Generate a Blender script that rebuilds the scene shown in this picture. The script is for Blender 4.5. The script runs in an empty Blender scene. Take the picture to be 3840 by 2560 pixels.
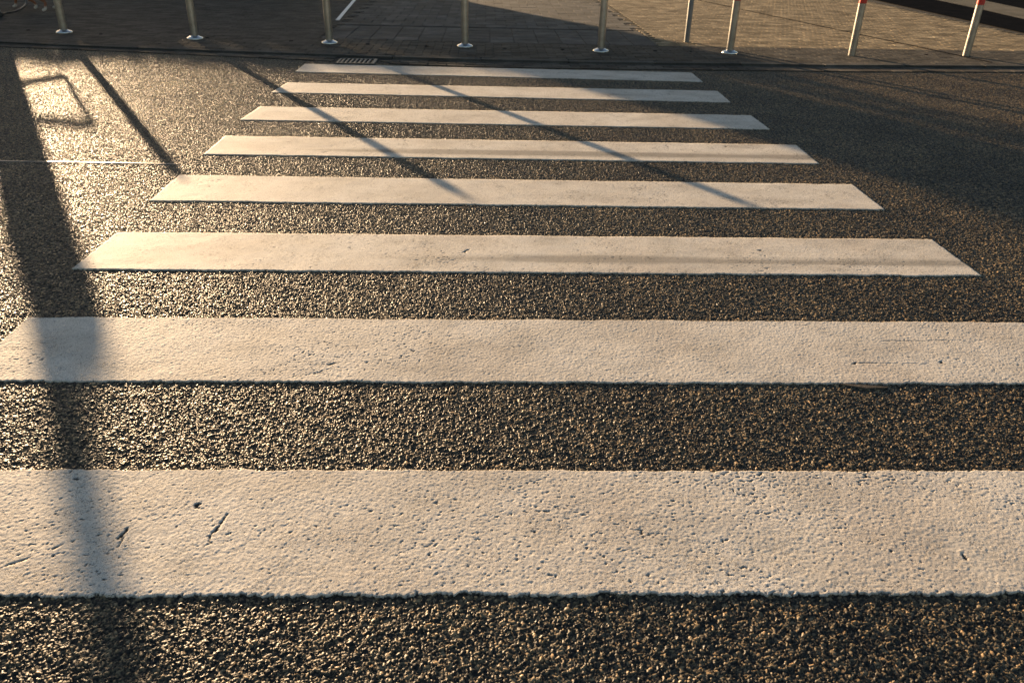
import bpy, bmesh, math, random
import numpy as np
from mathutils import Vector, Matrix

R = random.Random(7)
sc = bpy.context.scene
COL = sc.collection

# ------------------------------------------------------------------ camera
YAW, PITCH, ROLL, CAMH = 0.0398506, 0.48819256, 0.0256744, 1.44131
cam_d = bpy.data.cameras.new('camera'); cam = bpy.data.objects.new('camera', cam_d); COL.objects.link(cam)
cy, sy, cp, sp, cr, sr = math.cos(YAW), math.sin(YAW), math.cos(PITCH), math.sin(PITCH), math.cos(ROLL), math.sin(ROLL)
fw = Vector((sy*cp, cy*cp, -sp)); rt = Vector((cy, -sy, 0)); up = rt.cross(fw)
r_ = cr*rt + sr*up; u_ = -sr*rt + cr*up
m = Matrix((( r_.x, u_.x, -fw.x, 0), (r_.y, u_.y, -fw.y, 0), (r_.z, u_.z, -fw.z, CAMH), (0, 0, 0, 1)))
cam.matrix_world = m
cam_d.sensor_width = 36; cam_d.lens = 27.965; cam_d.clip_end = 1000; cam_d.clip_start = 0.05
cam_d.dof.use_dof = True; cam_d.dof.focus_distance = 2.9; cam_d.dof.aperture_fstop = 6.3
sc.camera = cam

# ------------------------------------------------------------------ sky, sun, exposure
SUN_EL = math.atan(0.1305)
SX, SY = -0.497, 0.868          # horizontal direction towards the sun
W = bpy.data.worlds.new('World'); sc.world = W; W.use_nodes = True
nt = W.node_tree; bgn = nt.nodes['Background']
sky = nt.nodes.new('ShaderNodeTexSky'); sky.sky_type = 'NISHITA'; sky.sun_disc = False
sky.sun_elevation = SUN_EL; sky.sun_rotation = math.atan2(SX, SY)
sky.air_density = 1.0; sky.dust_density = 1.0; sky.ozone_density = 1.5
wb = nt.nodes.new('ShaderNodeMix'); wb.data_type = 'RGBA'; wb.blend_type = 'MULTIPLY'; wb.inputs[0].default_value = 1.0
wb.inputs[7].default_value = (1.06, .97, .91, 1)      # the photograph's warm white balance
nt.links.new(sky.outputs[0], wb.inputs[6]); nt.links.new(wb.outputs[2], bgn.inputs[0]); bgn.inputs[1].default_value = 0.056
sd = bpy.data.lights.new('sun', 'SUN'); sd.energy = 5.0; sd.angle = math.radians(0.5); sd.color = (1.0, 0.70, 0.41)
sun = bpy.data.objects.new('sun', sd); COL.objects.link(sun)
sdir = Vector((SX*math.cos(SUN_EL), SY*math.cos(SUN_EL), math.sin(SUN_EL)))
sun.rotation_euler = sdir.to_track_quat('Z', 'Y').to_euler()
sun.location = (-10, 20, 6)
sc.view_settings.view_transform = 'Standard'; sc.view_settings.look = 'None'
sc.view_settings.exposure = 1.95; sc.view_settings.gamma = 1.0
sc.view_settings.use_curve_mapping = False

# ------------------------------------------------------------------ helpers
def tag(o, label=None, cat=None, group=None, kind=None):
    if label: o['label'] = label
    if cat: o['category'] = cat
    if group: o['group'] = group
    if kind: o['kind'] = kind
    return o
def link(name, me, parent=None, loc=None):
    o = bpy.data.objects.new(name, me); COL.objects.link(o)
    if parent: o.parent = parent
    if loc is not None: o.location = loc
    return o
def empty(name, loc):
    o = bpy.data.objects.new(name, None); COL.objects.link(o); o.location = loc; o.empty_display_size = .2
    return o
def fast_mesh(name, V, F, mat, smooth=False, attrs=None):
    V = np.asarray(V, np.float32); F = np.asarray(F, np.int32)
    me = bpy.data.meshes.new(name)
    n = F.shape[1]
    me.vertices.add(len(V)); me.vertices.foreach_set('co', V.ravel())
    me.loops.add(F.size); me.loops.foreach_set('vertex_index', F.ravel())
    me.polygons.add(len(F)); me.polygons.foreach_set('loop_start', np.arange(0, F.size, n, dtype=np.int32))
    me.polygons.foreach_set('loop_total', np.full(len(F), n, np.int32))
    me.update(calc_edges=True)
    me.polygons.foreach_set('use_smooth', np.full(len(F), smooth, bool))
    if attrs:
        for k, (dom, a) in attrs.items():
            at = me.attributes.new(k, 'FLOAT', dom); at.data.foreach_set('value', np.asarray(a, np.float32).ravel())
    if mat: me.materials.append(mat)
    return me
def grid_faces(nu, nv):
    i = np.arange(nu-1)[:, None]*nv + np.arange(nv-1)[None, :]
    return np.stack([i, i+nv, i+nv+1, i+1], -1).reshape(-1, 4)
def bm_mesh(name, bm, mat, smooth=False):
    me = bpy.data.meshes.new(name); bm.normal_update(); bm.to_mesh(me); bm.free(); me.materials.append(mat)
    if smooth: me.polygons.foreach_set('use_smooth', np.full(len(me.polygons), True))
    return me
def lathe(name, prof, mat, n=28, smooth=True):
    bm = bmesh.new(); rings = []
    for r, z in prof:
        rings.append([bm.verts.new((r*math.cos(2*math.pi*k/n), r*math.sin(2*math.pi*k/n), z)) for k in range(n)])
    for a, b in zip(rings, rings[1:]):
        for k in range(n): bm.faces.new((a[k], a[(k+1) % n], b[(k+1) % n], b[k]))
    bm.faces.new(rings[-1]); bm.faces.new(rings[0][::-1])
    me = bm_mesh(name, bm, mat, smooth)
    try: me.set_sharp_from_angle(angle=math.radians(40))
    except Exception: pass
    return me
def tube(pts, rad, name, mat, n=10):
    """swept tube; rad a number or one per point"""
    pts = [Vector(p) for p in pts]; bm = bmesh.new(); rings = []
    if not hasattr(rad, '__len__'): rad = [rad]*len(pts)
    ref = Vector((0, 0, 1))
    for i, p in enumerate(pts):
        d = (pts[min(i+1, len(pts)-1)] - pts[max(i-1, 0)]).normalized()
        a = d.cross(ref if abs(d.z) < .95 else Vector((1, 0, 0))).normalized(); b = d.cross(a)
        rings.append([bm.verts.new(p + rad[i]*(a*math.cos(2*math.pi*k/n) + b*math.sin(2*math.pi*k/n))) for k in range(n)])
    for a, b in zip(rings, rings[1:]):
        for k in range(n): bm.faces.new((a[k], a[(k+1) % n], b[(k+1) % n], b[k]))
    bm.faces.new(rings[0][::-1]); bm.faces.new(rings[-1])
    bmesh.ops.recalc_face_normals(bm, faces=bm.faces)
    return bm_mesh(name, bm, mat, True)
def box_bm(bm, x0, x1, y0, y1, z0, z1, bev=0.0, seg=1):
    g = bmesh.ops.create_cube(bm, size=1); vs = g['verts']
    for v in vs: v.co = Vector(((x0+x1)/2 + v.co.x*(x1-x0), (y0+y1)/2 + v.co.y*(y1-y0), (z0+z1)/2 + v.co.z*(z1-z0)))
    if bev: bmesh.ops.bevel(bm, geom=list({e for v in vs for e in v.link_edges}), offset=bev, segments=seg, affect='EDGES', profile=.5)
def hsh(ix, iy, s):
    h = (ix.astype(np.int64)*374761393 + iy.astype(np.int64)*668265263 + s*1442695041) & 0x7fffffff
    h = ((h ^ (h >> 13))*1274126177) & 0x7fffffff
    h = (h ^ (h >> 16)) & 0xffffff
    return h/float(0xffffff)
def vnoise(x, y, s=0):
    ix = np.floor(x); iy = np.floor(y); fx = x-ix; fy = y-iy
    fx = fx*fx*(3-2*fx); fy = fy*fy*(3-2*fy); ix = ix.astype(np.int64); iy = iy.astype(np.int64)
    a = hsh(ix, iy, s); b = hsh(ix+1, iy, s); c = hsh(ix, iy+1, s); d = hsh(ix+1, iy+1, s)
    return (a*(1-fx)+b*fx)*(1-fy) + (c*(1-fx)+d*fx)*fy
def fbm(x, y, s=0, o=4):
    r = 0; a = .5; t = 0
    for k in range(o): r = r + a*vnoise(x*2**k, y*2**k, s+k*17); t += a; a *= .5
    return r/t
def stones(x, y, cell, per=None, seed=1):
    """rounded aggregate: height 0..1 and a tone per stone"""
    gx = x/cell; gy = y/cell; ix = np.floor(gx).astype(np.int64); iy = np.floor(gy).astype(np.int64)
    f1 = np.full(x.shape, 9.); f2 = np.full(x.shape, 9.); hh = np.zeros(x.shape); tn = np.zeros(x.shape)
    tx = np.zeros(x.shape); ty = np.zeros(x.shape); ddx = np.zeros(x.shape); ddy = np.zeros(x.shape)
    for dx in (-1, 0, 1):
        for dy in (-1, 0, 1):
            cx = ix+dx; cyy = iy+dy
            kx = cx % per if per else cx; ky = cyy % per if per else cyy
            px = cx + .08 + .84*hsh(kx, ky, seed); py = cyy + .08 + .84*hsh(kx, ky, seed+1)
            an = hsh(kx, ky, seed+2)*math.pi; st = .75 + .6*hsh(kx, ky, seed+3)
            ex = gx-px; ey = gy-py; ca = np.cos(an); sa = np.sin(an)
            d = np.sqrt(((ex*ca+ey*sa)*st)**2 + ((-ex*sa+ey*ca)/st)**2) * (.8+.45*hsh(kx, ky, seed+4))
            n1 = d < f1
            f2 = np.where(n1, f1, np.minimum(f2, d)); f1 = np.where(n1, d, f1)
            hh = np.where(n1, hsh(kx, ky, seed+5), hh); tn = np.where(n1, hsh(kx, ky, seed+6), tn)
            tx = np.where(n1, hsh(kx, ky, seed+7)-.5, tx); ty = np.where(n1, hsh(kx, ky, seed+8)-.5, ty)
            ddx = np.where(n1, ex, ddx); ddy = np.where(n1, ey, ddy)
    e = np.clip((f2-f1)/.34, 0, 1); e = e*e*(3-2*e)
    dome = np.sqrt(np.clip(1-(f1/.85)**2, 0, 1))
    h = e*(.34+.66*hh)*(.76+.24*dome) + e*(tx*ddx+ty*ddy)*.62
    return h, tn, e

# ------------------------------------------------------------------ materials
def new_mat(name):
    mt = bpy.data.materials.new(name); mt.use_nodes = True
    return mt, mt.node_tree, mt.node_tree.nodes['Principled BSDF']
def ramp(t, stops):
    n = t.nodes.new('ShaderNodeValToRGB'); els = n.color_ramp.elements
    while len(els) < len(stops): els.new(.5)
    for e, (p, c) in zip(els, stops): e.position = p; e.color = (*c, 1)
    return n
def noise(t, scale, detail=4, rough=.55, coord=None, vec=None):
    n = t.nodes.new('ShaderNodeTexNoise'); n.inputs['Scale'].default_value = scale
    n.inputs['Detail'].default_value = detail; n.inputs['Roughness'].default_value = rough
    if vec is not None: t.links.new(vec, n.inputs['Vector'])
    return n
def mix(t, fac, a, b, mode='MIX'):
    n = t.nodes.new('ShaderNodeMix'); n.data_type = 'RGBA'; n.blend_type = mode
    for i, v in ((0, fac), (6, a), (7, b)):
        if hasattr(v, 'links') or hasattr(v, 'is_linked'): t.links.new(v, n.inputs[i])
        else: n.inputs[i].default_value = v if i == 0 else (*v, 1)
    return n.outputs[2]
def attr(t, name):
    n = t.nodes.new('ShaderNodeAttribute'); n.attribute_name = name; return n.outputs['Fac']
def wpos(t): return t.nodes.new('ShaderNodeNewGeometry').outputs['Position']
def bump(t, b, h, strength, dist):
    n = t.nodes.new('ShaderNodeBump'); n.inputs['Strength'].default_value = strength; n.inputs['Distance'].default_value = dist
    t.links.new(h, n.inputs['Height']); t.links.new(n.outputs[0], b.inputs['Normal'])
def mathn(t, op, a, b=0.0, clamp=False):
    n = t.nodes.new('ShaderNodeMath'); n.operation = op; n.use_clamp = clamp
    for i, v in ((0, a), (1, b)):
        if isinstance(v, (int, float)): n.inputs[i].default_value = v
        else: t.links.new(v, n.inputs[i])
    return n.outputs[0]

def make_asphalt(name, use_attr=True):
    mt, t, b = new_mat(name); p = wpos(t)
    if use_attr: tone = attr(t, 'tone'); cav = attr(t, 'cav')
    else:
        v = t.nodes.new('ShaderNodeTexVoronoi'); v.inputs['Scale'].default_value = 105; t.links.new(p, v.inputs['Vector'])
        sp_ = t.nodes.new('ShaderNodeSeparateColor'); t.links.new(v.outputs['Color'], sp_.inputs[0]); tone = sp_.outputs[0]
        cav = mathn(t, 'SUBTRACT', 1.0, v.outputs['Distance'])
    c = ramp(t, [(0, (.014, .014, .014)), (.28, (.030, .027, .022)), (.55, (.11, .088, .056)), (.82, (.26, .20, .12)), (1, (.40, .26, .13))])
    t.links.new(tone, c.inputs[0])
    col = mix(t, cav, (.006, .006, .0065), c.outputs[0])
    big = noise(t, 1.3, 5, .6, vec=p); bigr = ramp(t, [(.3, (.66, .66, .68)), (.68, (1.2, 1.17, 1.12))]); t.links.new(big.outputs[0], bigr.inputs[0])
    col = mix(t, 1.0, col, bigr.outputs[0], 'MULTIPLY')
    t.links.new(col, b.inputs['Base Color'])
    b.inputs['Roughness'].default_value = .46; b.inputs['Specular IOR Level'].default_value = .29
    fn = noise(t, 520, 4, .7, vec=p)
    if use_attr: bump(t, b, fn.outputs[0], .5, .0009)
    else: bump(t, b, v.outputs['Distance'], .8, .004)
    return mt
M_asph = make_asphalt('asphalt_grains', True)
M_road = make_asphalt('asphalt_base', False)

def make_paint():
    mt, t, b = new_mat('thermoplastic_paint'); p = wpos(t)
    n1 = noise(t, 2.2, 5, .6, vec=p); c1 = ramp(t, [(.3, (.56, .505, .44)), (.5, (.63, .585, .52)), (.72, (.69, .655, .60))]); t.links.new(n1.outputs[0], c1.inputs[0])
    n2 = noise(t, 160, 4, .65, vec=p); c2 = ramp(t, [(.36, (.72, .71, .70)), (.52, (1, 1, 1))]); t.links.new(n2.outputs[0], c2.inputs[0])
    col = mix(t, .8, c1.outputs[0], c2.outputs[0], 'MULTIPLY')
    col = mix(t, attr(t, 'dirt'), col, (.20, .185, .165))
    col = mix(t, attr(t, 'wear'), col, (.035, .033, .032))
    t.links.new(col, b.inputs['Base Color']); b.inputs['Roughness'].default_value = .75
    b.inputs['Specular IOR Level'].default_value = .16
    n4 = noise(t, 310, 2, .5, vec=p); n5 = noise(t, 7, 4, .6, vec=p)
    sp4 = mathn(t, 'ADD', n4.outputs[0], mathn(t, 'MULTIPLY', mathn(t, 'SUBTRACT', n5.outputs[0], .5), .25))
    r4 = ramp(t, [(.565, (0, 0, 0)), (.66, (1, 1, 1))]); t.links.new(sp4, r4.inputs[0])
    col = mix(t, mathn(t, 'MULTIPLY', r4.outputs[0], .8), col, (.10, .082, .06)); t.links.new(col, b.inputs['Base Color'])
    hgt = mathn(t, 'SUBTRACT', mathn(t, 'MULTIPLY', noise(t, 420, 3, .6, vec=p).outputs[0], .6), r4.outputs[0])
    bump(t, b, hgt, .5, .0011)
    return mt
M_paint = make_paint()

def make_stone(name, c0, c1, c2, rough=.85, bsc=90, bstr=.35, rnd=.35, spec=.06, attrname=None):
    """paving: one tone per unit, mottled"""
    mt, t, b = new_mat(name); p = wpos(t)
    n1 = noise(t, 3.1, 6, .65, vec=p); c = ramp(t, [(.3, c0), (.52, c1), (.74, c2)]); t.links.new(n1.outputs[0], c.inputs[0])
    if attrname: rv = attr(t, attrname)
    else: rv = t.nodes.new('ShaderNodeObjectInfo').outputs['Random']
    r = ramp(t, [(0, (1-rnd,)*3), (1, (1+rnd,)*3)]); t.links.new(rv, r.inputs[0])
    col = mix(t, 1.0, c.outputs[0], r.outputs[0], 'MULTIPLY')
    n2 = noise(t, 55, 5, .7, vec=p); r2 = ramp(t, [(.3, (.7, .7, .7)), (.6, (1.05, 1.05, 1.05))]); t.links.new(n2.outputs[0], r2.inputs[0])
    col = mix(t, .7, col, r2.outputs[0], 'MULTIPLY')
    t.links.new(col, b.inputs['Base Color']); b.inputs['Roughness'].default_value = rough; b.inputs['Specular IOR Level'].default_value = spec
    n3 = noise(t, bsc, 5, .6, vec=p); bump(t, b, n3.outputs[0], bstr, .004)
    return mt
BRC = ((.04, .036, .031), (.062, .056, .048), (.095, .085, .072))
SND = ((.085, .066, .042), (.21, .165, .105), (.36, .29, .19))
SLC = ((.05, .049, .047), (.08, .077, .073), (.13, .122, .11))
M_brick = make_stone('clay_paver', *BRC, rnd=.3)
M_sand = make_stone('sandy_paver', *SND, rnd=.28)
M_sand_s = make_stone('sandy_paver_field', *SND, rnd=.28, attrname='tone')
M_brick_s = make_stone('clay_paver_field', *BRC, rnd=.3, attrname='tone')
M_slab = make_stone('concrete_slab', *SLC, rnd=.22)
M_kerb = make_stone('kerb_concrete', (.05, .048, .045), (.07, .066, .06), (.10, .095, .088), rnd=.15)
M_gut = make_stone('gutter_brick', (.045, .04, .033), (.075, .065, .055), (.12, .105, .085), rnd=.35)
M_joint = make_stone('joint_sand', (.03, .028, .025), (.05, .045, .04), (.07, .062, .05), rnd=.0)
M_ground = make_stone('far_ground', (.10, .09, .07), (.14, .125, .10), (.18, .16, .13), rnd=.0)
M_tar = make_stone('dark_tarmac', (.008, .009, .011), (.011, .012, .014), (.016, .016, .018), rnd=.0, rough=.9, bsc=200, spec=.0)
M_strip = make_stone('pale_concrete', (.07, .062, .05), (.11, .10, .08), (.16, .145, .12), rnd=.0)

def simple(name, col, rough=.5, metal=0.0, bsc=0, bstr=.1, var=.15, spec=.5):
    mt, t, b = new_mat(name); p = t.nodes.new('ShaderNodeTexCoord').outputs['Object']
    n = noise(t, 14, 5, .6, vec=p); r = ramp(t, [(.3, tuple(c*(1-var) for c in col)), (.7, tuple(min(1, c*(1+var)) for c in col))])
    t.links.new(n.outputs[0], r.inputs[0]); t.links.new(r.outputs[0], b.inputs['Base Color'])
    b.inputs['Roughness'].default_value = rough; b.inputs['Metallic'].default_value = metal; b.inputs['Specular IOR Level'].default_value = spec
    if bsc: n2 = noise(t, bsc, 3, .6, vec=p); bump(t, b, n2.outputs[0], bstr, .003)
    return mt
def make_steel():
    mt, t, b = new_mat('brushed_steel'); tc = t.nodes.new('ShaderNodeTexCoord').outputs['Object']
    mp = t.nodes.new('ShaderNodeMapping'); mp.inputs['Scale'].default_value = (1, 1, .04); t.links.new(tc, mp.inputs[0])
    n = noise(t, 260, 4, .6, vec=mp.outputs[0])
    n2 = noise(t, 9, 5, .6, vec=tc); r2 = ramp(t, [(.3, (.30, .29, .28)), (.7, (.46, .45, .44))]); t.links.new(n2.outputs[0], r2.inputs[0])
    t.links.new(r2.outputs[0], b.inputs['Base Color']); b.inputs['Metallic'].default_value = .95
    rr = ramp(t, [(.3, (.25,)*3), (.7, (.38,)*3)]); t.links.new(n.outputs[0], rr.inputs[0]); t.links.new(rr.outputs[0], b.inputs['Roughness'])
    bump(t, b, n.outputs[0], .15, .001)
    return mt
M_steel = make_steel()
M_red = simple('red_reflective_band', (.55, .03, .02), .35)
M_iron = simple('cast_iron', (.05, .048, .045), .6, .1, 120, .3)
M_wht = simple('white_line_paint', (.62, .63, .62), .6, 0, 150, .3)
M_blackp = simple('black_rubber', (.02, .02, .022), .45, 0, 90, .25)
M_pole = simple('galvanised_pole', (.16, .16, .155), .5, .3)
M_shadow_box = simple('shadow_box_grey', (.28, .29, .30), .5)
M_leash = simple('black_leash', (.012, .012, .012), .5)
M_chrome = simple('chrome_ring', (.50, .50, .50), .24, 1.0)

# ------------------------------------------------------------------ ground and road
def sheet(name, pts, z, mat, parent=None):
    bm = bmesh.new(); bm.faces.new([bm.verts.new((x, y, z)) for x, y in pts])
    bmesh.ops.recalc_face_normals(bm, faces=bm.faces)
    if bm.faces[:][0].normal.z < 0: bmesh.ops.reverse_faces(bm, faces=bm.faces)
    return link(name, bm_mesh(name, bm, mat), parent)
ground = tag(sheet('ground', [(-300, -300), (300, -300), (300, 400), (-300, 400)], -.03, M_ground), 'sandy brown ground far around the street', kind='structure')
road = tag(sheet('road', [(-60, -8), (60, -8), (60, 10.2), (-60, 10.2)], -.0085, M_road), 'coarse dark asphalt road under the crossing', kind='structure')

TILE, NT, PER = 1.0, 480, 110
STH = .0072                              # relief of the chippings
def asph_height(x, y):
    w = 2*math.pi/TILE
    wx = .0022*np.sin(w*(41*x+17*y)) + .0016*np.sin(w*(23*x-67*y)+1) + .0011*np.sin(w*(97*x+61*y)+2)
    wy = .0022*np.sin(w*(-19*x+43*y)+3) + .0016*np.sin(w*(71*x+29*y)+4) + .0011*np.sin(w*(59*x-101*y)+5)
    X1 = (x+wx) % TILE; Y1 = (y+wy) % TILE
    h, tn, e = stones(X1, Y1, TILE/PER, PER, 11)
    X2 = (x-wy*.7) % TILE; Y2 = (y+wx*.7) % TILE
    h2, tn2, e2 = stones(X2, Y2, TILE/205, 205, 401)
    h2 = h2*.50
    m = h2 > h
    return np.where(m, h2, h), np.where(m, tn2, tn), np.where(m, e2*.8, e)
g = np.arange(NT+1)/NT*TILE; X, Y = np.meshgrid(g, g, indexing='ij')
h, tn, e = asph_height(X % TILE, Y % TILE)
Z = -STH + h*STH
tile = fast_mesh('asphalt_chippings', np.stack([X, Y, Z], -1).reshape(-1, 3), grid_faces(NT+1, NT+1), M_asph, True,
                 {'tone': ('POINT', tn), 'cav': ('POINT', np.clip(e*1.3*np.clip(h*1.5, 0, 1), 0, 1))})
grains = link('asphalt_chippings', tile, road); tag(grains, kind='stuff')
NX, NY = 20, 11
ng = bpy.data.node_groups.new('lay_chippings', 'GeometryNodeTree'); ng.is_modifier = True
ng.interface.new_socket('Geometry', in_out='INPUT', socket_type='NodeSocketGeometry')
ng.interface.new_socket('Geometry', in_out='OUTPUT', socket_type='NodeSocketGeometry')
gi = ng.nodes.new('NodeGroupInput'); go = ng.nodes.new('NodeGroupOutput')
mg = ng.nodes.new('GeometryNodeMeshGrid'); mg.inputs['Size X'].default_value = (NX-1)*TILE; mg.inputs['Size Y'].default_value = (NY-1)*TILE
mg.inputs['Vertices X'].default_value = NX; mg.inputs['Vertices Y'].default_value = NY
iop = ng.nodes.new('GeometryNodeInstanceOnPoints')
ng.links.new(mg.outputs['Mesh'], iop.inputs['Points']); ng.links.new(gi.outputs[0], iop.inputs['Instance']); ng.links.new(iop.outputs[0], go.inputs[0])
md = grains.modifiers.new('lay', 'NODES'); md.node_group = ng
grains.location = (.5, 4.0, 0)           # tiles cover x -9..11, y -1..10

# joint between two asphalt lanes: a thin raised seal
def seam_bead(name, pts, w, z, mat, parent):
    V = []; F = []; n = len(pts)
    for i, (x, y) in enumerate(pts):
        for k, (dy, dz) in enumerate(((-w/2, -.007), (-w*.25, 0), (w*.25, .0015), (w/2, -.007))):
            V.append((x, y+dy+R.uniform(-.001, .001), z+dz+R.uniform(-.0006, .0006)))
    for i in range(n-1):
        for k in range(3): a = i*4+k; F.append((a, a+4, a+5, a+1))
    return link(name, fast_mesh(name, V, F, mat, True), parent)
M_seal = simple('joint_seal', (.10, .092, .078), .45, 0, 300, .3)
seam_bead('joint_seal', [(-9+i*.03, 5.11+.006*math.sin(i*.07)) for i in range(235)], .022, .0008, M_seal, road)

# ------------------------------------------------------------------ crossing stripes
# world corners (back-left, back-right, front-left, front-right)
CAMP = Vector((0, 0, CAMH))
def gp(x, y, z=0.0):                     # measured photo point -> place on the ground
    f = 1827.08; d = fw*f + r_*(x-1176) - u_*(y-784); t = (z-CAMH)/d.z; q = CAMP + d*t
    return (q.x, q.y)
ZS = .0024
S = [None,
     dict(l=(-1.98, 1.395), r=(2.42, 1.385), l2=(-1.98, 1.893), r2=(2.42, 1.885)),
     None, ]
def stripe_corners(k):
    if k == 1:
        a = gp(0, 1366, ZS); b = gp(2352, 1362, ZS); c = gp(0, 1078, ZS); d = gp(2352, 1081, ZS)
        def ext(p, q, x): t = (x-p[0])/(q[0]-p[0]); return (x, p[1]+(q[1]-p[1])*t)
        return ext(c, d, -1.84), ext(c, d, 2.37), ext(a, b, -1.83), ext(a, b, 2.38)
    if k == 2:
        a = gp(100, 873, ZS); b = gp(2352, 880, ZS); c = gp(65, 728, ZS); d = gp(2352, 741, ZS)
        def ext(p, q, x): t = (x-p[0])/(q[0]-p[0]); return (x, p[1]+(q[1]-p[1])*t)
        return c, ext(c, d, 2.35), ext(a, b, -1.80), ext(a, b, 2.36)
    P = {8: [(700, 147), (1588, 167), (678, 165), (1614, 188)], 7: [(660, 190), (1648, 209), (624, 212), (1678, 235)],
         6: [(598, 245), (1725, 265), (552, 275), (1768, 297)], 5: [(517, 312), (1828, 333), (468, 354), (1882, 376)],
         4: [(412, 402), (1958, 424), (345, 460), (2032, 481)], 3: [(270, 533), (2140, 550), (165, 617), (2255, 633)]}[k]
    return [gp(x, y, ZS) for x, y in P]
LBL = {1: 'nearest and widest looking white stripe, pitted, with a ragged front edge',
       2: 'second white stripe from the viewer, crossed by the broad post shadow',
       3: 'third white stripe from the viewer, with a long grey tyre smear',
       4: 'fourth white stripe from the viewer, where the three bollard shadows end',
       5: 'fifth white stripe from the viewer, darkened along its front by tyre smears',
       6: 'sixth white stripe from the viewer, clean, its right end in shade',
       7: 'white stripe second from the kerb, right half in blue shade',
       8: 'farthest and smallest looking white stripe, lying just before the drain grate and gutter'}
def dseg(x, y, x0, y0, x1, y1):
    dx, dy = x1-x0, y1-y0; t = np.clip(((x-x0)*dx+(y-y0)*dy)/(dx*dx+dy*dy), 0, 1)
    return np.sqrt((x-x0-t*dx)**2 + (y-y0-t*dy)**2), t
CRK = {1: [((522, 1182), (470, 1258), .0028), ((292, 1216), (272, 1240), .0035), ((20, 1298), (70, 1280), .002), ((455, 1160), (462, 1172), .003),
           ((110, 1265), (150, 1250), .0015), ((2222, 1281), (2226, 1284), .0055), ((1760, 1180), (1775, 1178), .002), ((280, 1236), (266, 1262), .0016)],
       2: [((2030, 784), (2262, 782), .0011), ((1964, 834), (2130, 837), .0012), ((2165, 831), (2176, 838), .0045), ((1960, 836), (1968, 832), .003), ((2040, 808), (2085, 818), .001), ((760, 838), (772, 834), .003)],
       3: [((1068, 580), (1078, 574), .004), ((1745, 576), (1750, 580), .004), ((800, 570), (812, 568), .002)],
       5: [((1530, 334), (1538, 346), .0015), ((1665, 336), (1672, 348), .0015)]}
for k in range(1, 9):
    bl, br, fl, fr = stripe_corners(k)
    res = {1: .003, 2: .003, 3: .0048, 4: .0055}.get(k, .009)
    nu = int((br[0]-bl[0])/res); nv = int(.5/res)
    u = np.linspace(0, 1, nu+1); v = np.linspace(0, 1, nv+1)
    u = np.concatenate([[0, 0], u[1:-1], [1, 1]]); v = np.concatenate([[0, 0], v[1:-1], [1, 1]])
    if k < 3: v[2] = .0035; v[-3] = 1-.0035
    U, V_ = np.meshgrid(u, v, indexing='ij')
    X = (fl[0]*(1-U)+fr[0]*U)*(1-V_) + (bl[0]*(1-U)+br[0]*U)*V_
    Y = (fl[1]*(1-U)+fr[1]*U)*(1-V_) + (bl[1]*(1-U)+br[1]*U)*V_
    # ragged edges
    rag = (fbm(X*9, X*0+k, 3, 2)-.5)*.010 + (vnoise(X*75, X*0+k*3, 5)-.5)*.0055 + (vnoise(X*190, X*0+k*3, 9)-.5)*.003
    rag2 = (fbm(X*8, X*0+k+40, 8, 2)-.5)*.008 + (vnoise(X*80, X*0+k*5, 6)-.5)*.004
    Y = Y + 1.3*rag*np.clip(1-V_*12, 0, 1) + 1.4*rag2*np.clip(1-(1-V_)*12, 0, 1)
    X = X + (vnoise(Y*60, Y*0+k, 12)-.5)*.006*(np.clip(1-U*60, 0, 1)+np.clip(1-(1-U)*60, 0, 1))
    h, tn, e = asph_height(X % TILE, Y % TILE)
    RS = 1. if k < 3 else .6
    Z = ZS + (h-.5)*.0009*RS + (fbm(X*150, Y*150, 31+k, 3)-.5)*.0011*RS + (fbm(X*9, Y*9, 77, 2)-.5)*.0016
    # pits where the layer did not close
    dens = fbm(X*3.1+5, Y*3.1, 91+k, 3)
    pn = vnoise(X*115, Y*185, 55+k)*.6 + vnoise(X*230+7, Y*260, 66+k)*.4
    thr = {1: .815, 2: .86}.get(k, .89) - (dens-.5)*.38
    pit = np.clip((pn-thr)*14, 0, 1)
    wear = pit.copy()
    for (a, b, w) in CRK.get(k, []):
        (x0, y0), (x1, y1) = gp(*a), gp(*b)
        wob = (vnoise(X*34, Y*34, 25)-.5)*.022 + (vnoise(X*90, Y*90, 21)-.5)*.012 + (vnoise(X*260, Y*260, 22)-.5)*.005
        if k == 2 and abs(a[1]-b[1]) < 6: wob = wob*.3
        d, t = dseg(X+wob, Y+wob*.5, x0, y0, x1, y1)
        ww = w*(1-.75*t)*(.35+1.3*vnoise(X*130, Y*130, 23))*1.9
        wear = np.maximum(wear, np.clip((ww-d)/.0018+.3, 0, 1)*(d < ww*1.6+.0008))
    if k == 1:   # edge crumbling
        ed = np.clip(1-(V_*.5)/.03, 0, 1); wear = np.maximum(wear, np.clip((vnoise(X*140, Y*140, 71)*ed-.66)*9, 0, 1))
    Z = Z - wear*.0030
    dirt = np.zeros_like(X)
    if k == 3: dirt = np.clip(np.exp(-((Y-gp(1500, 598)[1])/.055)**2)*(.15+1.1*fbm(X*1.3, Y*26, 14, 4))*np.clip((X+.9)/1.2, 0, 1)*1.5-.22, 0, .75)
    if k == 5: dirt = np.clip(np.exp(-((Y-gp(1500, 357)[1])/.07)**2)*(.3+1.0*fbm(X*1.1, Y*22, 15, 4))*np.clip((X+1.6)/1.0, 0, 1)*1.7-.2, 0, .85)
    if k in (1, 2, 4): dirt = np.clip(fbm(X*2.2, Y*14, 18+k, 4)-.56, 0, 1)*.9
    dirt = np.maximum(dirt, np.clip(1-(h*2.2), 0, 1)*.25)
    dirt = np.maximum(dirt, np.clip(fbm(X*3.3, Y*6, 140+k, 4)-.50, 0, 1)*1.1)
    if k > 3: dirt = np.clip(dirt + .05*(k-3)*.8, 0, .85)
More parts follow.
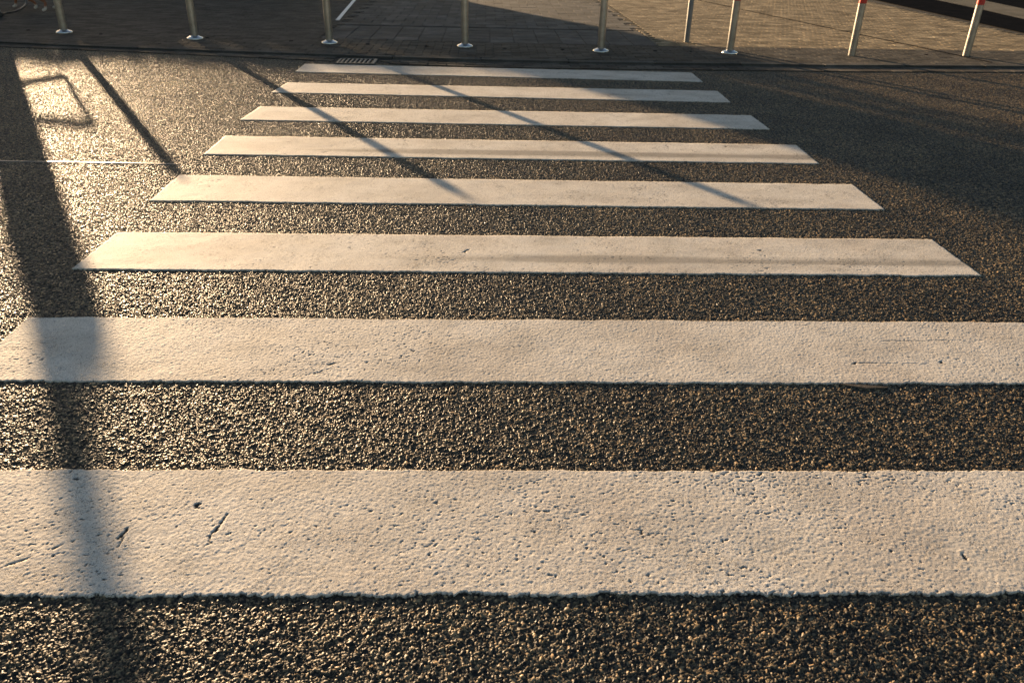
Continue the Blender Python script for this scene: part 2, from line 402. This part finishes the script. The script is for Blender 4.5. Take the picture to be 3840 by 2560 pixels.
    if k > 2: wear = np.maximum(wear, np.clip((h*fbm(X*14, Y*14, 150+k, 4)-.50)*6, 0, .55))
    # skirts down into the chippings
    Z[0, :] = Z[-1, :] = -.0052; Z[:, 0] = Z[:, -1] = -.0052
    Z[:, 1] -= .0006
    me = fast_mesh('crossing_stripe', np.stack([X, Y, Z], -1).reshape(-1, 3), grid_faces(len(u), len(v)), M_paint, True,
                   {'wear': ('POINT', np.clip(wear, 0, 1)), 'dirt': ('POINT', dirt)})
    sm = np.ones((len(u)-1, len(v)-1), bool); sm[0, :] = sm[-1, :] = False; sm[:, 0] = sm[:, -1] = False
    me.polygons.foreach_set('use_smooth', sm.ravel())
    o = link('crossing_stripe', me); tag(o, LBL[k], 'road marking', 'white stripes of the zebra crossing')
# thin sliver of paint that ran over the front edge of the second stripe
bm = bmesh.new()
sl = [(1930, 882), (1985, 885), (2040, 889), (2036, 891), (1990, 892), (1950, 886)]
top = [bm.verts.new((*gp(x, y), .0025)) for x, y in sl]; bot = [bm.verts.new((*gp(x, y), -.006)) for x, y in sl]
bm.faces.new(top)
for i in range(len(sl)): bm.faces.new((top[i], top[(i+1) % len(sl)], bot[(i+1) % len(sl)], bot[i]))
bmesh.ops.recalc_face_normals(bm, faces=bm.faces)
link('paint_dribble', bm_mesh('paint_dribble', bm, M_gut), road)

# ------------------------------------------------------------------ kerb, gutter, pavement
KX = [-30, -9, -5.71, -4.88, -4.14, -.97, -.07, .57, 1.39, 4.22, 6.41, 9, 30]; KY = [12.0, 10.42, 10.08, 9.93, 9.83, 9.49, 9.44, 9.42, 9.42, 9.54, 9.73, 9.98, 12.0]
GX = [-30, -9, -5.59, -4.07, -.94, -.05, 1.35, 4.2, 6.4, 9, 30]; GY = [11.76, 10.18, 9.84, 9.66, 9.15, 9.07, 9.10, 9.25, 9.45, 9.7, 11.7]
K = lambda x: float(np.interp(x, KX, KY)); G = lambda x: float(np.interp(x, GX, GY))
Wp = lambda x, v: v + (K(x)-9.45)*max(0., 1-(v-9.45)/3.0)
def strip_sheet(name, f0, f1, x0, x1, z, mat, n=80):
    V = []; F = []
    for i in range(n+1):
        x = x0+(x1-x0)*i/n; V += [(x, f0(x), z), (x, f1(x), z)]
    for i in range(n): F.append((2*i, 2*i+2, 2*i+3, 2*i+1))
    return link(name, fast_mesh(name, V, F, mat))
pav = tag(strip_sheet('pavement', lambda x: K(x)+.01, lambda x: 60, -30, 30, .0225, M_joint), 'paved footway of small dark bricks and square slabs beyond the kerb', kind='structure')
gut = tag(strip_sheet('gutter', lambda x: G(x)-.004, lambda x: K(x)+.01, -30, 30, .0005, M_joint), 'brick gutter strip between asphalt and kerb', kind='structure')
kerb = tag(strip_sheet('kerb', lambda x: K(x)+.012, lambda x: K(x)+.13, -30, 30, .0215, M_joint), 'low dark dropped kerb along the footway', kind='structure')

def unit_mesh(name, lx, ly, hz, mat, bev=.004):
    bm = bmesh.new(); box_bm(bm, -lx/2, lx/2, -ly/2, ly/2, -hz, 0)
    bm.verts.ensure_lookup_table()
    topf = [f for f in bm.faces if f.normal.z > .5][0]
    r = bmesh.ops.inset_region(bm, faces=[topf], thickness=bev)
    for f in r['faces']: pass
    for v in topf.verts: v.co.z += .0
    for v in bm.verts:
        if abs(v.co.z) < 1e-6 and (abs(abs(v.co.x)-lx/2) < 1e-5 or abs(abs(v.co.y)-ly/2) < 1e-5): v.co.z -= bev*.7
    bmesh.ops.delete(bm, geom=[f for f in bm.faces if f.normal.z < -.9], context='FACES')
    return bm_mesh(name, bm, mat)
me_brick = unit_mesh('paving_brick', .203, .098, .02, M_brick)
me_brick_y = unit_mesh('paving_brick', .203, .098, .02, M_sand)
me_slab = unit_mesh('paving_slab', .302, .302, .02, M_slab)
me_gb = unit_mesh('gutter_brick', .203, .098, .02, M_gut)
me_ks = unit_mesh('kerb_stone', .985, .118, .05, M_kerb, .006)

def place(me, name, parent, x, y, z, rz):
    o = link(name, me, parent, (x, y, z+R.uniform(-.0014, .0014)))
    o.rotation_euler = (R.uniform(-.004, .004), R.uniform(-.004, .004), rz+R.uniform(-.006, .006)); return o
def slope(f, x): return math.atan2(f(x+.1)-f(x-.1), .2)
# kerb stones
x = -11.5
while x < 13:
    place(me_ks, 'kerb_stone', kerb, x, K(x)+.071, .029, slope(K, x)); x += .995
# gutter bricks (three courses; the drain grate takes their place where it lies)
GR = (-1.66, -1.19)
gb = []
for r in range(3):
    x = -7.5 + (r % 2)*.105
    while x < 8.5:
        w = (K(x)-G(x)); y = G(x) + .055 + r*(w-.1)/2.
        if not (GR[0]-.09 < x < GR[1]+.09): gb.append((x, y))
        x += .211
for (x, y) in gb[:]: place(me_gb, 'gutter_brick', gut, x, y, .0075, slope(G, x))
# bricks and slabs
bricks = []; slabs = []
v = 9.45+.19; r = 0
while v < 10.84:
    x = -13 + (r % 2)*.105
    while x < 14:
        bricks.append((x, Wp(x, v), math.atan2(Wp(x+.1, v)-Wp(x-.1, v), .2))); x += .2095
    v += .1045; r += 1
def in_pad(x): return -2.12 < x < 2.24
v = 10.9; r = 0
while v < 22.5:
    x = -14 + (r % 2)*.105
    while x < 8.3:
        yy = Wp(x, v)
        if not (in_pad(x) and v < 16.95): bricks.append((x, yy, math.atan2(Wp(x+.1, v)-Wp(x-.1, v), .2)))
        x += .2095
    v += .1045; r += 1
for j in range(5):
    for i in range(14): slabs.append((-1.97+i*.311, Wp(-1.97+i*.311, 11.0+j*.289), 0))
nslab = len(slabs)
for j in range(15):
    for i in range(15):
        x = -2.02 + i*.309 + (j % 2)*.155
        if x < 2.2: slabs.append((x, 12.56+j*.308, 0))
me_slab1 = unit_mesh('paving_slab', .303, .281, .02, M_slab)
for i, (x, y, a) in enumerate(slabs): place(me_slab1 if i < nslab else me_slab, 'paving_slab', pav, x, y, .030, a)
def visible(x, y):
    d = Vector((x, y, .03))-CAMP; w = d.dot(fw)
    if w < .1: return False
    sx = 1827*d.dot(r_)/w; syy = 1827*d.dot(u_)/w
    return abs(sx) < 1190 and abs(syy) < 800
vis = sorted([b for b in bricks if visible(b[0], b[1])], key=lambda b: math.hypot(b[0], b[1]))
own = set(vis[:300])
for (x, y, a) in vis[:300]: place(me_brick_y if x > 2.26 and y > Wp(x, 10.86) else me_brick, 'paving_brick', pav, x, y, .030, a)
proto = np.array([v.co[:] for v in me_brick.vertices]); quads = [tuple(p.vertices) for p in me_brick.polygons if len(p.vertices) == 4]
def field(rest, mat, name):
    nb = len(rest); A = np.array([b[2]+R.uniform(-.006, .006) for b in rest]); PX = np.array([b[0] for b in rest]); PY = np.array([b[1] for b in rest])
    ca, sa = np.cos(A)[:, None], np.sin(A)[:, None]
    VV = np.stack([PX[:, None]+proto[None, :, 0]*ca-proto[None, :, 1]*sa, PY[:, None]+proto[None, :, 0]*sa+proto[None, :, 1]*ca,
                   .030+proto[None, :, 2]+np.array([R.uniform(-.0014, .0014) for _ in rest])[:, None]+0*ca], -1).reshape(-1, 3)
    FF = (np.array(quads)[None]+(np.arange(nb)*len(proto))[:, None, None]).reshape(-1, 4)
    bt = np.repeat([R.random() for _ in rest], len(quads))
    tag(link(name, fast_mesh(name, VV, FF, mat, False, {'tone': ('FACE', bt)}), pav), kind='stuff')
rest = [b for b in bricks if b not in own]
sandy = lambda b: b[0] > 2.26 and b[1] > Wp(b[0], 10.86)
field([b for b in rest if not sandy(b)], M_brick_s, 'paving_brick_field')
field([b for b in rest if sandy(b)], M_sand_s, 'sandy_brick_field')
# dark lifting holes in a row
for (x, y) in [(-5.89, 11.09), (-4.87, 10.85), (-3.5, 10.7), (-2.43, 10.58), (-1.46, 10.45), (-.73, 10.37), (.23, 10.31), (.94, 10.31), (2.1, 10.35), (5.6, 10.5)]:
    o = link('floor_stud', lathe('floor_stud', [(.026, -.004), (.026, .003), (.020, .006), (.006, .0065)], M_tar, 14), pav, (x, y, .030))
# thin cast shadow drawn as a dark strip on the right, and the edge strip of the crossing pad
def quad_strip(name, p, q, w, z, mat, parent, th=.004):
    p = Vector((*p, z)); q = Vector((*q, z)); d = (q-p).normalized(); n = Vector((-d.y, d.x, 0))*w/2
    bm = bmesh.new(); a = [bm.verts.new(c) for c in (p-n, q-n, q+n, p+n)]; b = [bm.verts.new(c-Vector((0, 0, th))) for c in (p-n, q-n, q+n, p+n)]
    bm.faces.new(a)
    for i in range(4): bm.faces.new((a[i], b[i], b[(i+1) % 4], a[(i+1) % 4]))
    bmesh.ops.recalc_face_normals(bm, faces=bm.faces)
    return link(name, bm_mesh(name, bm, mat), parent)
quad_strip('shadow_line', (4.4, 17.8), (6.13, 9.95), .035, .0345, M_tar, pav)
quad_strip('edge_strip', (2.27, 12.32), (2.22, 10.86), .03, .0345, M_strip, pav)
wl = quad_strip('white_line', gp(775, 47, .03), (-2.60, 18.2), .055, .0345, M_wht, None)
tag(wl, 'thin pale line painted on the footway, beginning beside the third bollard', 'line marking')
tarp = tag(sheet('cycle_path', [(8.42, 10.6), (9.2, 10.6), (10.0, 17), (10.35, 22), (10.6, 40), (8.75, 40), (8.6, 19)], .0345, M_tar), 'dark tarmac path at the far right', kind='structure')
strp = tag(sheet('concrete_strip', [(9.21, 10.6), (10.2, 10.6), (11.4, 19.7), (11.8, 40), (10.61, 40), (10.36, 22), (10.01, 17)], .0345, M_strip), 'pale strip beside the dark path', kind='structure')
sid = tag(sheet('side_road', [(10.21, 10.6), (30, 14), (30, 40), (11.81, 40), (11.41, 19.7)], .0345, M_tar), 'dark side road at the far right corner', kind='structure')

# ------------------------------------------------------------------ drain grate
gx0, gx1, gy0, gy1 = -1.635, -1.215, 9.10, 9.44
gr = empty('drain_grate', (gx0, gy0, .012)); tag(gr, 'cast iron drain grate with slanting bars set in the gutter', 'drain grate')
bm = bmesh.new(); W_, H_ = gx1-gx0, gy1-gy0
box_bm(bm, 0, W_, 0, .025, -.02, .002, .002); box_bm(bm, 0, W_, H_-.025, H_, -.02, .002, .002)
box_bm(bm, 0, .025, .0255, H_-.0255, -.02, .002, .002); box_bm(bm, W_-.04, W_, .0255, H_-.0255, -.02, .002, .002)
link('frame', bm_mesh('frame', bm, M_iron), gr)
bm = bmesh.new(); box_bm(bm, .01, W_-.01, .01, H_-.01, -.035, -.021); link('pit', bm_mesh('pit', bm, M_blackp), gr)
bm = bmesh.new(); box_bm(bm, -.012, .012, .0, H_-.052, -.012, .001, .003)
bar = bm_mesh('bar', bm, M_iron)
for i in range(7): link('bar', bar, gr, (.052+i*.048, .026, 0))

# ------------------------------------------------------------------ bollards
RB = .044; BH = .90
me_tube = lathe('tube', [(RB, 0), (RB, .60)], M_steel, 32)
me_tube2 = lathe('tube', [(RB, .76), (RB, .865), (RB*.98, .875), (RB*.86, .889), (RB*.55, .897), (RB*.2, .90)], M_steel, 32)
me_band = lathe('red_band', [(RB*.98, .601), (RB*1.02, .603), (RB*1.02, .757), (RB*.98, .759)], M_red, 32)
me_flange = lathe('base_flange', [(.098, 0), (.098, .008), (.094, .014), (.082, .020), (.062, .027), (.052, .033), (.0485, .036)], M_chrome, 36)
me_pool = {}
def bollard(px, py, label, flange=True):
    x, y = gp(px, py, .03); b = empty('bollard', (x, y, .030)); tag(b, label, 'bollard', 'steel bollards along the kerb')
    b.rotation_euler = (0, 0, R.uniform(0, 6))
    link('tube', me_tube, b); link('cap', me_tube2, b); link('red_band', me_band, b)
    if flange: link('base_flange', me_flange, b)
    return b
bollard(148, 75, 'steel bollard with bright base flange, nearest the dog, first from the left')
bollard(448, 89, 'steel bollard second from the left, between the dog and the white footway line')
bollard(757, 99, 'steel bollard just left of the thin white line, behind the drain grate')
bollard(1068, 107, 'steel bollard standing before the square slabs, fourth from the left')
bollard(1380, 118, 'steel bollard at the edge of the shade, left of the slim post')
bollard(1676, 122, 'sunlit steel bollard with a base flange, right of the slim post')
bollard(1956, 128, 'sunlit steel bollard without flange, last but one on the right', False)
bollard(2219, 129, 'sunlit steel bollard without flange, farthest to the right', False)
x, y = gp(1577, 97, .03)
pst = empty('slim_post', (x, y, .030)); tag(pst, 'slim grey post without flange standing behind the row of bollards', 'post')
link('tube', lathe('tube', [(.034, 0), (.034, .9), (.033, .905)], M_pole, 24), pst)
link('cap', lathe('cap', [(.037, .906), (.037, .93), (.025, .945), (.01, .95)], M_blackp, 24), pst)

# small litter on the footway: a cigarette end
x, y = gp(1660 - 71, 196/1.6327*1.0, .03)
tag(link('pebble', lathe('pebble', [(.010, 0), (.016, .005), (.014, .011), (.006, .014)], M_strip, 9), None, (*gp(1587, 119, .03), .031)), 'small pale pebble lying on the footway before the slim post', 'pebble')

# ------------------------------------------------------------------ sign post with rubber foot (its foot just enters at the left; unseen upper parts shaped for the shadow over the crossing)
def ap(al, pe): return (SX*al - SY*SX*0 + .868*pe if False else SX*al+.868*pe, SY*al+.497*pe)
bx, by = ap(14.35, -.08)
post = empty('shadow_post', (bx, by, .030)); tag(post, 'post with a black rubber foot at the left edge and an unseen box shaped for its shadow', 'post')
pa = math.atan2(.497, .868); post.rotation_euler = (0, 0, pa)       # local x = across the sunlight
bm = bmesh.new(); box_bm(bm, -.24, .25, -.18, .18, 0, .085, .025, 3); link('foot', bm_mesh('foot', bm, M_blackp, False), post)
link('pole', lathe('pole', [(.062, .086), (.062, 3.0), (.05, 3.01)], M_pole, 24), post)
link('shadow_top', lathe('shadow_top', [(.063, 1.66), (.09, 1.72), (.095, 2.5), (.063, 2.56)], M_shadow_box, 20), post)  # unseen thicker top, added to widen the shadow
bm = bmesh.new(); prof = []
cx0, cx1, zb, zt, rr = -.045, .215, .30, 1.50, .13
prof = [(cx0-.065, zb), (cx1, zb)] + [(cx1-rr+rr*math.cos(a), zt-rr+rr*math.sin(a)) for a in [math.pi/2*i/8 for i in range(9)]] + [(cx0+.02, zt), (cx0, zt-.03), (cx0, 1.42), (cx0-.062, 1.25)]
f = [bm.verts.new((a, -.12, z)) for a, z in prof]; bk = [bm.verts.new((a, -.052, z)) for a, z in prof]
bm.faces.new(f); bm.faces.new(bk[::-1])
for i in range(len(prof)): bm.faces.new((f[i], bk[i], bk[(i+1) % len(prof)], f[(i+1) % len(prof)]))
bmesh.ops.recalc_face_normals(bm, faces=bm.faces)
link('shadow_box', bm_mesh('shadow_box', bm, M_shadow_box), post)  # unseen box, outline shaped for the broad shadow
fr_ = [(.21, 0, .69), (.58, 0, .66), (.57, 0, .955), (.22, 0, .91)]
for i in range(4): pass
shadow_hoop = link('shadow_hoop', tube([fr_[0], fr_[1]], .024, 'shadow_hoop', M_pole), post)  # unseen open frame, added for its looped shadow
link('shadow_hoop', tube([fr_[1], fr_[2]], .022, 'shadow_hoop', M_pole), post)
link('shadow_hoop', tube([fr_[2], fr_[3]], .030, 'shadow_hoop', M_pole), post)
ring = link('tie_ring', tube([(.20+.03*math.cos(a), .05+.03*math.sin(a), .095) for a in [math.pi*2*i/14 for i in range(15)]], .008, 'tie_ring', M_chrome, 8), post)

# ------------------------------------------------------------------ dog and leash (legs in view at the upper left corner)
def skin_body(name, verts, edges, radii, mat, sub=2):
    me = bpy.data.meshes.new(name); me.from_pydata(verts, edges, []); me.materials.append(mat)
    o = link(name, me); s = o.modifiers.new('s', 'SKIN'); s.use_smooth_shade = True
    for i, r in enumerate(radii): me.skin_vertices[0].data[i].radius = (r, r) if not hasattr(r, '__len__') else r
    me.skin_vertices[0].data[0].use_root = True
    ss = o.modifiers.new('ss', 'SUBSURF'); ss.levels = sub; ss.render_levels = sub
    dg = bpy.context.evaluated_depsgraph_get(); ev = o.evaluated_get(dg); m2 = bpy.data.meshes.new_from_object(ev)
    bpy.data.objects.remove(o); m2.name = name; m2.polygons.foreach_set('use_smooth', np.full(len(m2.polygons), True))
    if not m2.materials: m2.materials.append(mat)
    return m2
def fur():
    mt, t, b = new_mat('brown_white_fur'); p = t.nodes.new('ShaderNodeTexCoord').outputs['Object']
    sx = t.nodes.new('ShaderNodeSeparateXYZ'); t.links.new(p, sx.inputs[0])
    n = noise(t, 9, 4, .6, vec=p); zz = mathn(t, 'ADD', sx.outputs[2], mathn(t, 'MULTIPLY', n.outputs[0], .06))
    c = ramp(t, [(.0, (.62, .58, .52)), (.085, (.55, .50, .43)), (.115, (.20, .075, .032)), (.40, (.16, .055, .025)), (.46, (.07, .03, .018))])
    t.links.new(zz, c.inputs[0])
    n2 = noise(t, 140, 4, .7, vec=p); r2 = ramp(t, [(.3, (.6, .6, .6)), (.65, (1.1, 1.1, 1.1))]); t.links.new(n2.outputs[0], r2.inputs[0])
    t.links.new(mix(t, 1.0, c.outputs[0], r2.outputs[0], 'MULTIPLY'), b.inputs['Base Color']); b.inputs['Roughness'].default_value = .8
    bump(t, b, n2.outputs[0], .6, .004); return mt
M_fur = fur()
dx, dy = -6.98, 13.47
def L(px, py, z): return (px-dx, py-dy, z)
# hips, belly, chest, neck, head, muzzle, tail then legs
V = [L(-6.76, 13.40, .40), L(-6.92, 13.44, .385), L(-7.08, 13.48, .375), L(-7.22, 13.52, .39), L(-7.33, 13.55, .47), L(-7.42, 13.57, .56), L(-7.50, 13.59, .555), L(-7.58, 13.61, .535),
     L(-6.64, 13.37, .43), L(-6.50, 13.34, .50), L(-6.38, 13.32, .60),
     L(-6.74, 13.33, .31), L(-6.80, 13.27, .22), L(-6.66, 13.21, .13), L(-6.67, 13.18, .035), L(-6.72, 13.175, .02),
     L(-6.72, 13.48, .31), L(-6.78, 13.54, .22), L(-6.68, 13.60, .13), L(-6.71, 13.60, .035), L(-6.76, 13.60, .02),
     L(-7.18, 13.45, .30), L(-7.10, 13.46, .19), L(-6.97, 13.50, .10), L(-6.955, 13.50, .035), L(-7.0, 13.50, .02),
     L(-7.26, 13.59, .30), L(-7.29, 13.62, .19), L(-7.32, 13.62, .10), L(-7.335, 13.62, .035), L(-7.385, 13.625, .02)]
E_ = [(0, 1), (1, 2), (2, 3), (3, 4), (4, 5), (5, 6), (6, 7), (0, 8), (8, 9), (9, 10), (0, 11), (11, 12), (12, 13), (13, 14), (14, 15), (0, 16), (16, 17), (17, 18), (18, 19), (19, 20),
      (3, 21), (21, 22), (22, 23), (23, 24), (24, 25), (3, 26), (26, 27), (27, 28), (28, 29), (29, 30)]
rad = [.095, .10, .115, .105, .07, .075, .045, .028, .035, .028, .012, .062, .04, .022, .021, .022, .062, .04, .022, .021, .022, .048, .028, .021, .020, .022, .048, .028, .021, .020, .022]
me = skin_body('dog', V, E_, rad, M_fur)
dog = link('dog', me, None, (dx, dy, .030)); tag(dog, 'brown dog with white paws standing on a leash in the upper left corner', 'dog')
for s in (-1, 1):
    link('ear', tube([(-.44, .10+s*.055, .60), (-.445, .10+s*.075, .56), (-.44, .10+s*.08, .50)], [.018, .026, .008], 'ear', M_fur, 8), dog)
    link('eye', lathe('eye', [(.004, -.004), (.008, 0), (.004, .005)], M_blackp, 10), dog, (-.495, .115+s*.032, .575))
link('nose', lathe('nose', [(.008, -.01), (.014, 0), (.009, .010)], M_blackp, 10), dog, (-.622, .145, .545))
link('collar', tube([(-.30+.0*i, .07, .42) if False else (-.335+.072*math.cos(a)*.7, .08+.075*math.sin(a), .475-.045*math.cos(a)) for i, a in enumerate([math.pi*2*k/16 for k in range(17)])], .012, 'collar', M_red, 8), dog)
lp = [(-7.27, 13.46, .43)] + [(*gp(a, b_, .04+z), .04+z) for a, b_, z in ((62, -8, .10), (61, 2, .05), (58, 12, .0), (48, 20, 0), (38, 25, 0), (25, 28.5, 0), (12, 30.5, 0), (4, 32, .01))]
lp += [(bx+.868*.2-.497*-.05*-1, by+.497*.2+.04, .13)]
pts = []
P_ = [Vector(p) for p in lp]; P_ = [P_[0]]+P_+[P_[-1]]
for i in range(1, len(P_)-2):
    for k in range(6):
        t = k/6; a, b_, c, d = P_[i-1:i+3]
        pts.append(.5*((2*b_)+(c-a)*t+(2*a-5*b_+4*c-d)*t*t+(3*b_-a-3*c+d)*t**3))
pts.append(P_[-1])
tag(link('leash', tube(pts, .013, 'leash', M_leash, 8)), 'black leash hanging in a curve from the dog to the black rubber foot', 'leash')

# ------------------------------------------------------------------ beyond the frame: unseen hedge added and shaped for the shade on the footway; conifers towards the sun
def leaf_mat(name, c):
    mt, t, b = new_mat(name); p = wpos(t); n = noise(t, 2.0, 4, .6, vec=p)
    r = ramp(t, [(.3, tuple(q*.6 for q in c)), (.7, tuple(q*1.3 for q in c))]); t.links.new(n.outputs[0], r.inputs[0])
    t.links.new(r.outputs[0], b.inputs['Base Color']); b.inputs['Roughness'].default_value = .6; return mt
M_leaf = leaf_mat('added_hedge_leaf', (.06, .10, .035)); M_needle = leaf_mat('conifer_leaf', (.045, .08, .035))
M_bark = simple('bark', (.09, .06, .04), .9, 0, 40, .6)
rng = np.random.default_rng(5)
def leaves(name, C, size, mat, parent):
    n = len(C); a = rng.normal(size=(n, 3)); a /= np.linalg.norm(a, axis=1)[:, None]
    b = np.cross(a, rng.normal(size=(n, 3))); b /= np.linalg.norm(b, axis=1)[:, None]
    s = size*(.6+.8*rng.random(n))[:, None]
    V = np.stack([C-a*s, C-b*s*.5, C+a*s, C+b*s*.5], 1).reshape(-1, 3); F = np.arange(4*n).reshape(-1, 4)
    return link(name, fast_mesh(name, V, F, mat), parent)
HYW = 26.0
HH = 2.52
def edge_h(xw):  # top height shaped so the shade ends along the kerb
    xs = xw+9.4
    e_ = np.interp(xs, KX, KY) - .05 - .35*np.clip((-3.6-xs)/2, 0, 1) - .62*np.exp(-((xs+3.0)/.38)**2)
    return (HYW-e_)/.868*.1305+.03
hx0, hx1 = -34.0, -6.1
hd = empty('hedge', ((hx0+hx1)/2, HYW, 0)); tag(hd, 'long clipped green hedge, unseen towards the low sun, added to shade the footway', 'hedge')
n = 26000; cx = (hx0+hx1)/2
tx_ = rng.uniform(hx0, hx1, n); side = rng.random(n)
yy = np.where(side < .35, -.45, np.where(side < .7, .45, rng.uniform(-.45, .45, n))) + rng.normal(0, .05, n)
topz = edge_h(tx_)-.02 + .03*np.sin(tx_*2.1)+.03*np.sin(tx_*5.3+1)
zz = np.where(side < .7, rng.random(n)*topz, topz)+rng.normal(0, .02, n)
leaves('foliage', np.stack([tx_-cx, yy, zz], 1), .07, M_leaf, hd)
bm = bmesh.new(); box_bm(bm, hx0-cx, hx1-cx, -.40, .40, 0, HH-.16, .05, 1); link('core', bm_mesh('core', bm, M_leaf), hd)
# conifer at along 25, shading a wedge across the far right of the crossing
al0 = 25.0; TT = .1305
def tree(al, pe, prof, label, dens, seed, spread=1.0):
    x, y = ap(al, pe); t = empty('conifer_tree', (x, y, 0)); tag(t, label, 'tree', 'conifers beyond the footway')
    link('trunk', tube([(0, 0, 0), (.03, 0, 2), (0, .04, prof[-1][0]*.9)], [.18, .13, .03], 'trunk', M_bark, 10), t)
    C = []
    zs = np.array([p[0] for p in prof]); rs = np.array([p[1] for p in prof])
    n = dens; z = rng.uniform(zs[0], zs[-1], n); r = np.interp(z, zs, rs); th = rng.uniform(0, 6.283, n)
    rad_ = r*np.sqrt(rng.random(n))*(.82+.30*np.sin(th*3+z*2.3)*np.sin(z*5+th*2))
    C = np.stack([rad_*np.cos(th), rad_*np.sin(th), z + rng.normal(0, .05, n)], 1)
    leaves('crown', C, .11, M_needle, t)
    return t
tree(al0, 5.45, [(.1, 1.1), (1.2, 1.25), (2.0, 1.05), (2.6, .85), (3.2, .9), (4.2, .8), (6.0, .25)], 'dense dark conifer beyond the footway at the end of the added hedge', 17000, 1)
tree(al0-1, 6.7, [(.1, 1.0), (1.3, 1.05), (1.9, .9), (2.4, .6), (3.2, .35)], 'shorter thin conifer to the right of the dense dark one', 650, 2)
